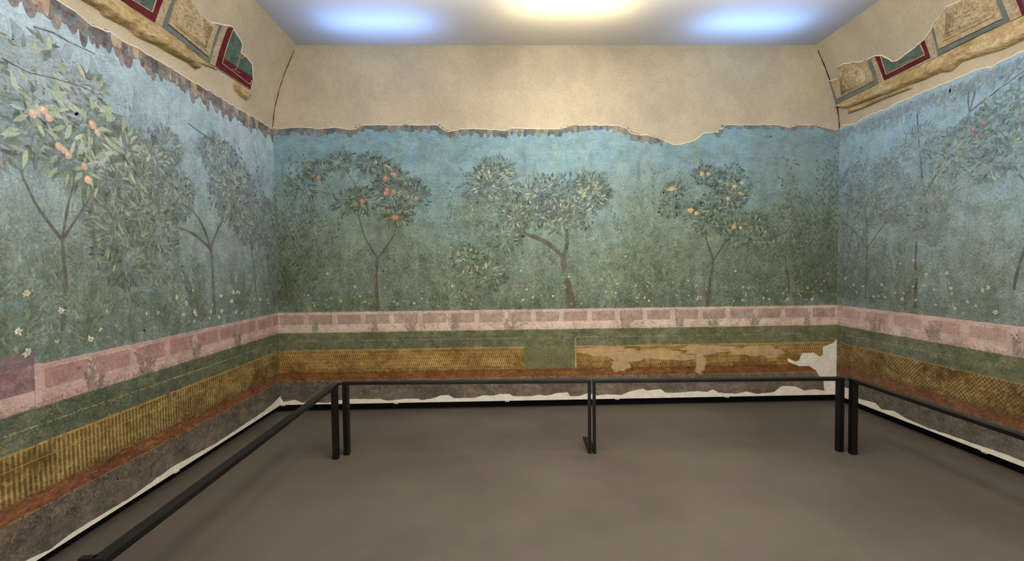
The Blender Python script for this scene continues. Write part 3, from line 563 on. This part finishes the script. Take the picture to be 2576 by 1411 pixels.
# ------------------------------------------------------------------ stucco vault fragments
def E_(name, loc=(0, 0, 0)):
    o = bpy.data.objects.new(name, None); COL.objects.link(o); o.location = loc; return o
def sidepoly(name, pix, side, h, mat, parent, amp=0.0, back=.004):
    poly = [ps(u, v, side) for u, v in pix]
    if amp: poly = jag(poly + [poly[0]], amp, .03)[:-1]
    bm = bmesh.new(); patch_side(bm, poly, side, h, back)
    o = fin(name, bm, mat, None)
    if parent: o.parent = parent; o.matrix_parent_inverse = Matrix.Identity(4)
    return o
def cornice(name, lower, upper, side, parent, depth=.06, n=90, m=14, mat=TANST):
    """Weathered moulding between two traced lines, bulging off the wall."""
    lo = [ps(u, v, side) for u, v in lower]; up = [ps(u, v, side) for u, v in upper]
    def samp(pts, t):
        L = [0]
        for a, b in zip(pts, pts[1:]): L.append(L[-1]+math.dist(a, b))
        x = t*L[-1]
        for i in range(len(pts)-1):
            if x <= L[i+1]+1e-9:
                k = (x-L[i])/(L[i+1]-L[i]+1e-9); return (pts[i][0]+(pts[i+1][0]-pts[i][0])*k, pts[i][1]+(pts[i+1][1]-pts[i][1])*k)
        return pts[-1]
    bm = bmesh.new(); G = []
    prof = [0, .55, .8, .95, 1, .82, .74, .70, .66, .5, .44, .38, .3, .12]
    nz = RNG.normal(0, 1, (n+1, m)); 
    for _ in range(2): nz = (nz + np.roll(nz, 1, 0) + np.roll(nz, 2, 0))/3*1.5
    for i in range(n+1):
        a, b = samp(lo, i/n), samp(up, i/n); row = []
        e = min(1, min(i, n-i)/2+.25)
        for j in range(m):
            t = j/(m-1); y, s = a[0]+(b[0]-a[0])*t, a[1]+(b[1]-a[1])*t
            h = depth*prof[j]*e + (nz[i, j]*.0035 if 0 < j < m-1 else 0)
            row.append(bm.verts.new(surf(side, y, s, max(h, .002) if j else -.003)))
        G.append(row)
    for a, b in zip(G, G[1:]):
        for j in range(m-1): bm.faces.new((a[j], a[j+1], b[j+1], b[j]))
    for r in (G[0], G[-1]): bm.faces.new(r)
    return fin(name, bm, mat, parent, True)
def relief(name, pix, side, h, parent, n=26, r=.012):
    """Worn raised decoration: soft lumps and ridges inside a panel."""
    q = [ps(u, v, side) for u, v in pix]; bm = bmesh.new(); patch_side(bm, q, side, h+.001, -h+.002)
    for k in range(n):
        w = RNG.dirichlet([1.2]*len(q)); y = sum(w[i]*q[i][0] for i in range(len(q))); s = sum(w[i]*q[i][1] for i in range(len(q)))
        a = RNG.uniform(0, math.pi); L = RNG.uniform(.02, .07); c = RNG.normal(0, 1.2); P = []; R_ = []
        for t in np.linspace(0, 1, 6):
            aa = a+c*t; P.append((y+math.cos(aa)*L*t, s+math.sin(aa)*L*t)); R_.append(r*(.35+math.sin(math.pi*min(max(t, .05), .95)))*RNG.uniform(.5, .9))
        nn = (surf(side, y, s, 1)-surf(side, y, s, 0)).normalized()
        tube(bm, [surf(side, yy, min(ss_, PS[-1]-.01), h) for yy, ss_ in P], R_, nn, 6, .7)
    return fin(name, bm, CREAMST, parent, True)
def bar_side(name, pix, side, h, w, mat, parent):
    bm = bmesh.new(); pts = [ps(u, v, side) for u, v in pix]; P = []
    for a, b in zip(pts, pts[1:]):
        for t in np.linspace(0, 1, 8)[:-1]: P.append((a[0]+(b[0]-a[0])*t, a[1]+(b[1]-a[1])*t))
    P.append(pts[-1]); nn = (surf(side, P[0][0], P[0][1], 1)-surf(side, P[0][0], P[0][1], 0)).normalized()
    tube(bm, [surf(side, y, s, h) for y, s in P], w/2, nn, 6, .8); return fin(name, bm, mat, parent, True)
def edge_lip(pix, side, par):
    bm = bmesh.new(); pts = jag([ps(u, v, side) for u, v in pix], .004); nn = (surf(side, *pts[0], 1)-surf(side, *pts[0], 0)).normalized()
    tube(bm, [surf(side, y, s, .012) for y, s in pts], .007, nn, 6, .9); return fin('plaster_lip', bm, RIMW, par, True)

SL = E_('stucco_frieze'); tag(SL, 'broken stucco vault fragment with moulded cornice and panels, above the left fresco', 'stucco fragment', 'stucco fragments of the vault')
TOPL = [(471,0),(496,35),(524,55),(553,60),(581,66),(595,89),(606,110),(602,131),(616,142),(631,159),(633,198),(627,223)]
sidepoly('stucco_ground', [(170,-40),(301,0),(384,57),(402,68),(524,158),(540,168),(627,225)] + TOPL[::-1][1:] + [(440,-45)], -1, .010, SPECK, SL, .002)
pf = sidepoly('painted_panel', [(200,-45),(301,-1),(384,55),(404,0),(415,-40)], -1, .016, OXRED, SL); 
sidepoly('panel_field', [(250,-45),(327,-1),(375,28),(385,0),(395,-40)], -1, .019, GREENP, pf)
bar_side('panel_edge', [(300,-15),(327,-1),(376,29),(385,0),(392,-25)], -1, .019, .009, CREAMST, pf)
pf = sidepoly('relief_panel', [(441,-42),(429,0),(404,66),(524,156),(555,62),(524,55),(496,35),(471,0),(465,-30)], -1, .015, GREYP, SL)
sidepoly('panel_field', [(446,-40),(436,0),(417,59),(519,142),(542,62),(524,56),(497,36),(472,1),(464,-30)], -1, .026, CREAMST, pf, .001)
relief('raised_relief', [(440,10),(432,52),(508,120),(528,66),(496,42),(470,10)], -1, .028, pf, 30, .011)
bar_side('panel_edge', [(441,0),(427,54),(510,124),(533,62)], -1, .028, .012, CREAMST, pf)
pf = sidepoly('painted_panel', [(570,68),(539,165),(627,223),(632,198),(626,190),(560,146),(583,68)], -1, .017, OXRED, SL)
sidepoly('panel_field', [(583,69),(553,157),(624,212),(632,196),(631,160),(616,143),(603,132),(606,110),(594,89)], -1, .015, GREENP, pf, .001)
bar_side('panel_edge', [(582,70),(554,158),(624,211),(629,200)], -1, .018, .008, CREAMST, pf)
bar_side('painted_motif', [(601,136),(592,170),(585,174)], -1, .016, .006, CREAMST, pf); bar_side('painted_motif', [(590,138),(604,144),(612,141)], -1, .016, .005, CREAMST, pf); bar_side('painted_motif', [(578,172),(600,182)], -1, .016, .005, CREAMST, pf)
cornice('cornice', [(120,-50),(202,0),(245,25),(256,40),(283,53),(315,71),(340,92),(383,110),(425,135),(468,156),(489,174)], [(190,-65),(301,0),(384,57),(404,68),(455,105),(500,150),(504,158)], -1, SL)
cornice('cornice', [(586,209),(588,227),(600,240),(616,251)], [(591,205),(608,214),(625,224),(628,243)], -1, SL, .045, 24)
cornice('cornice', [(500,160),(528,170),(545,176)], [(503,150),(526,160),(546,172)], -1, SL, .015, 20)
edge_lip([(460,-30)] + TOPL, -1, WL)

SR = E_('stucco_frieze'); tag(SR, 'broken stucco vault fragment with moulded cornice and panels, above the right fresco', 'stucco fragment', 'stucco fragments of the vault')
TOPR = [(2088,203),(2114,197),(2109,166),(2124,159),(2173,154),(2205,139),(2220,138),(2248,154),(2262,151),(2297,124),(2329,97),(2347,72),(2352,55),(2372,35),(2386,15),(2421,0),(2450,-30)]
sidepoly('stucco_ground', TOPR + [(2640,-60),(2640,15),(2576,37),(2545,52),(2473,84),(2367,137),(2347,149),(2228,203),(2106,263)], 1, .010, SPECK, SR, .002)
pf = sidepoly('relief_panel', [(2088,203),(2105,262),(2213,210),(2192,144),(2173,155),(2124,160),(2110,167),(2114,197)], 1, .015, GREYP, SR)
sidepoly('panel_field', [(2095,203),(2111,248),(2203,202),(2184,147),(2173,156),(2124,161),(2110,168),(2115,198)], 1, .026, CREAMST, pf, .001)
relief('raised_relief', [(2118,200),(2122,236),(2188,203),(2176,166),(2130,168)], 1, .028, pf, 24, .010); bar_side('panel_edge', [(2104,205),(2116,241),(2196,201),(2178,155)], 1, .028, .010, CREAMST, pf)
pf = sidepoly('painted_panel', [(2205,141),(2228,201),(2344,144),(2327,98),(2317,106),(2331,136),(2235,184),(2219,139)], 1, .017, OXRED, SR)
sidepoly('panel_field', [(2217,139),(2234,187),(2332,137),(2319,106),(2297,124),(2262,151),(2248,154),(2222,139)], 1, .015, GREENP, pf, .001)
bar_side('panel_edge', [(2219,140),(2234,186),(2331,136),(2319,108)], 1, .018, .010, CREAMST, pf); bar_side('painted_motif', [(2262,165),(2305,146)], 1, .016, .006, CREAMST, pf)
pf = sidepoly('relief_panel', [(2347,74),(2363,138),(2544,50),(2523,0),(2510,-35),(2452,-30),(2421,0),(2386,15),(2372,35),(2353,55)], 1, .015, GREYP, SR)
sidepoly('panel_field', [(2354,60),(2369,121),(2528,45),(2512,0),(2498,-35),(2453,-29),(2422,1),(2387,16),(2373,36)], 1, .026, CREAMST, pf, .001)
relief('raised_relief', [(2388,30),(2386,84),(2488,40),(2472,-10),(2430,5)], 1, .028, pf, 34, .013)
bar_side('panel_edge', [(2366,54),(2378,102),(2508,38),(2494,-8)], 1, .028, .012, CREAMST, pf); bar_side('panel_edge', [(2376,50),(2385,90),(2497,34),(2484,-8)], 1, .028, .008, CREAMST, pf)
pf = sidepoly('painted_panel', [(2558,-10),(2577,38),(2650,5),(2640,-50)], 1, .017, OXRED, SR)
sidepoly('panel_field', [(2572,-10),(2586,20),(2650,-8),(2640,-50)], 1, .019, GREENP, pf)
cornice('cornice', [(2106,265),(2136,272),(2180,256),(2230,238),(2297,212),(2322,203),(2372,182),(2394,182),(2421,157),(2458,145),(2520,128),(2576,103),(2650,70)][::-1], [(2106,262),(2226,203),(2347,150),(2367,139),(2473,86),(2545,53),(2576,40),(2650,5)][::-1], 1, SR, .05, 110)
cornice('cornice', [(2135,287),(2180,270),(2230,247),(2297,222)], [(2136,275),(2180,259),(2230,240),(2297,214)], 1, SR, .03, 40)
edge_lip(TOPR, 1, WR)

# ------------------------------------------------------------------ steel barrier rails
RZ = .597
def beam(name, p0, p1, wy, hz, parent, top=RZ, bev=.0025):
    """Flat steel bar from p0 to p1 on plan, wy wide, hz high, its top at 'top'."""
    d = Vector((p1[0]-p0[0], p1[1]-p0[1])); L = d.length; bm = bmesh.new(); box(bm, (0, -wy/2, top-hz), (L, wy/2, top), bev)
    bm.transform(Matrix.Rotation(math.atan2(d.y, d.x), 4, 'Z')); bmesh.ops.translate(bm, verts=bm.verts, vec=(p0[0], p0[1], 0))
    o = fin(name, bm, STEEL); o.parent = parent; o.matrix_parent_inverse = parent.matrix_world.inverted(); return o
def rail(p0, p1, ends, label, width=.05):
    root = E_('barrier_rail'); tag(root, label, 'railing', 'dark steel barrier rails')
    d = Vector((p1[0]-p0[0], p1[1]-p0[1], 0)).normalized(); s = Vector((-d.y, d.x, 0))
    beam('top_rail', p0, p1, width, .024, root)
    for p, k, e in ((Vector((*p0, 0)), 1, ends[0]), (Vector((*p1, 0)), -1, ends[1])):
        bm = bmesh.new()
        def slab(a, b, w0, w1, z0, z1, bev=.002):
            t = bmesh.new(); box(t, (a, w0, z0), (b, w1, z1), bev); M = Matrix.Translation(p) @ Matrix.Rotation(math.atan2(d.y*k, d.x*k), 4, 'Z')
            t.transform(M); me = bpy.data.meshes.new('t'); t.to_mesh(me); bm.from_mesh(me); t.free(); bpy.data.meshes.remove(me)
        if e == 'corner':                                # two bars with a dark reveal between them
            slab(0, .019, -.022, .022, 0, RZ-.024); slab(.019, .025, -.014, .014, 0, RZ-.024, 0); slab(.025, .044, -.022, .022, 0, RZ-.024)
            o = fin('corner_post', bm, STEEL, root)
        else:
            slab(0, .024, -.014, .014, 0, RZ-.024); o = fin('post', bm, STEEL, root)
        if e == 'foot':
            bm = bmesh.new(); sg = 1 if (Matrix.Rotation(math.atan2(d.y*k, d.x*k), 4, 'Z') @ Vector((0, 1, 0))).y > 0 else -1
            slab(0, .024, *((.014, .31) if sg > 0 else (-.31, -.014)), 0, .02); fin('floor_foot', bm, STEEL, root)
    return root
rB = (-1.285, 3.69); rC = (.697, 3.61); rC2 = (.735, 3.608); rD = (2.712, 3.545)
r1 = rail(rB, (rC[0]+.011, rC[1]), ('corner', 'foot'), 'long dark steel barrier rail before the back wall, left of its middle gap')
r2 = rail((rC2[0]-.013, rC2[1]), rD, ('foot', 'corner'), 'long dark steel barrier rail before the back wall, right of its middle gap')
r3 = rail((-1.30, 1.46), (-1.325, 3.635), ('post', 'corner'), 'dark steel barrier rail running along the left wall towards the viewer')
beam('end_stub', (-1.365, 1.475), (-1.312, 1.475), .022, .024, r3)
beam('corner_link', (-1.325, 3.637), (-1.292, 3.668), .02, .02, r3, RZ-.002)
r4 = rail((2.72, 1.3), (2.755, 3.51), ('post', 'corner'), 'dark steel barrier rail running along the right wall')
beam('corner_link', (2.753, 3.512), (2.728, 3.53), .02, .02, r4, RZ-.002)

# ------------------------------------------------------------------ small white brackets under the frescoes
def clip(to, u, z, label):
    bm = bmesh.new(); a, b = to(u-.022, z-.012, -.03), to(u+.022, z+.004, .004)
    box(bm, [min(a[i], b[i]) for i in range(3)], [max(a[i], b[i]) for i in range(3)], .001)
    a, b = to(u-.03, z-.001, .002), to(u+.012, z+.010, .0105); box(bm, [min(a[i], b[i]) for i in range(3)], [max(a[i], b[i]) for i in range(3)], .001)
    return tag(fin('wall_bracket', bm, PALE), label, 'bracket', 'white brackets along the foot of the frescoes')
for (u, v), l in (((712,1018), 'tiny white bracket under the back fresco, in its left corner'), ((997,1012), 'tiny white bracket under the back fresco, first right of the left corner posts'), ((1276,1007), 'tiny white bracket under the back fresco, next left of the middle posts'), ((1553,1001), 'tiny white bracket under the back fresco, just right of the middle posts'), ((1829,996), 'tiny white bracket under the back fresco, halfway between middle and right posts')):
    clip(toB, pb(u, v)[0], ZB, l)
clip(toL, px(445, 1187, XL)[0], ZB, 'tiny white bracket under the left fresco, behind the left rail')
clip(toR, px(2476, 1137, XR)[0], ZB, 'tiny white bracket under the right fresco, near the photo edge')

# ------------------------------------------------------------------ light
def area(name, loc, size, power, col, rot=(0, 0, 0), sy=None, shape='RECTANGLE'):
    l = bpy.data.lights.new(name, 'AREA'); l.energy = power; l.color = col; l.shape = shape; l.size = size; l.size_y = sy or size
    o = bpy.data.objects.new(name, l); COL.objects.link(o); o.location = loc; o.rotation_euler = rot; return o
for y in (4.33, 2.6):                                    # lamps above the translucent ceiling
    area('blue_ceiling_lamp', (-1.12, y, H+.27), .95, 3.8, (.24,.46,1), sy=.2)
    area('blue_ceiling_lamp', (2.40, y, H+.27), .95, 3.8, (.24,.48,1), sy=.2)
    area('warm_ceiling_lamp', (.64, y-.30, H+.27), 1.0, 4.4, (1,.80,.40), sy=.14)
    area('white_ceiling_lamp', (.64, y-.75, H+.35), 4.6, 12, (1,.95,.95), sy=.3)
def aim(name, loc, target, size, sy, power, col):        # unseen area lights added to brighten the side walls
    d = Vector(target)-Vector(loc); return area(name, loc, size, power, col, d.to_track_quat('-Z', 'Y').to_euler(), sy)
WARM = (1,.975,.935)
aim('side_wall_fill', (1.1, 2.0, 3.55), (XL, 2.3, 1.3), 2.6, .5, 62, WARM)
aim('side_wall_fill', (.2, 2.0, 3.55), (XR, 2.3, 1.5), 2.6, .5, 66, WARM)
area('room_lamp', (.63, .7, H-.06), 4.6, 40, WARM, sy=2.6)
w = bpy.data.worlds.new('World'); bpy.context.scene.world = w; w.use_nodes = True
w.node_tree.nodes['Background'].inputs[0].default_value = (1,.965,.93,1); w.node_tree.nodes['Background'].inputs[1].default_value = 1.15

# ------------------------------------------------------------------ camera
cam = bpy.data.cameras.new('Camera'); co = bpy.data.objects.new('Camera', cam); COL.objects.link(co)
cam.sensor_fit = 'HORIZONTAL'; cam.sensor_width = 36; cam.lens = 36*F/2576; cam.clip_start = .05
M = Matrix((( RT.x, UP.x, -FW.x, 0), (RT.y, UP.y, -FW.y, 0), (RT.z, UP.z, -FW.z, EYE), (0, 0, 0, 1))); co.matrix_world = M
sc = bpy.context.scene; sc.camera = co
sc.view_settings.view_transform = 'Standard'; sc.view_settings.look = 'None'; sc.view_settings.gamma = 1; sc.view_settings.use_curve_mapping = False
sc.view_settings.exposure = 0.68
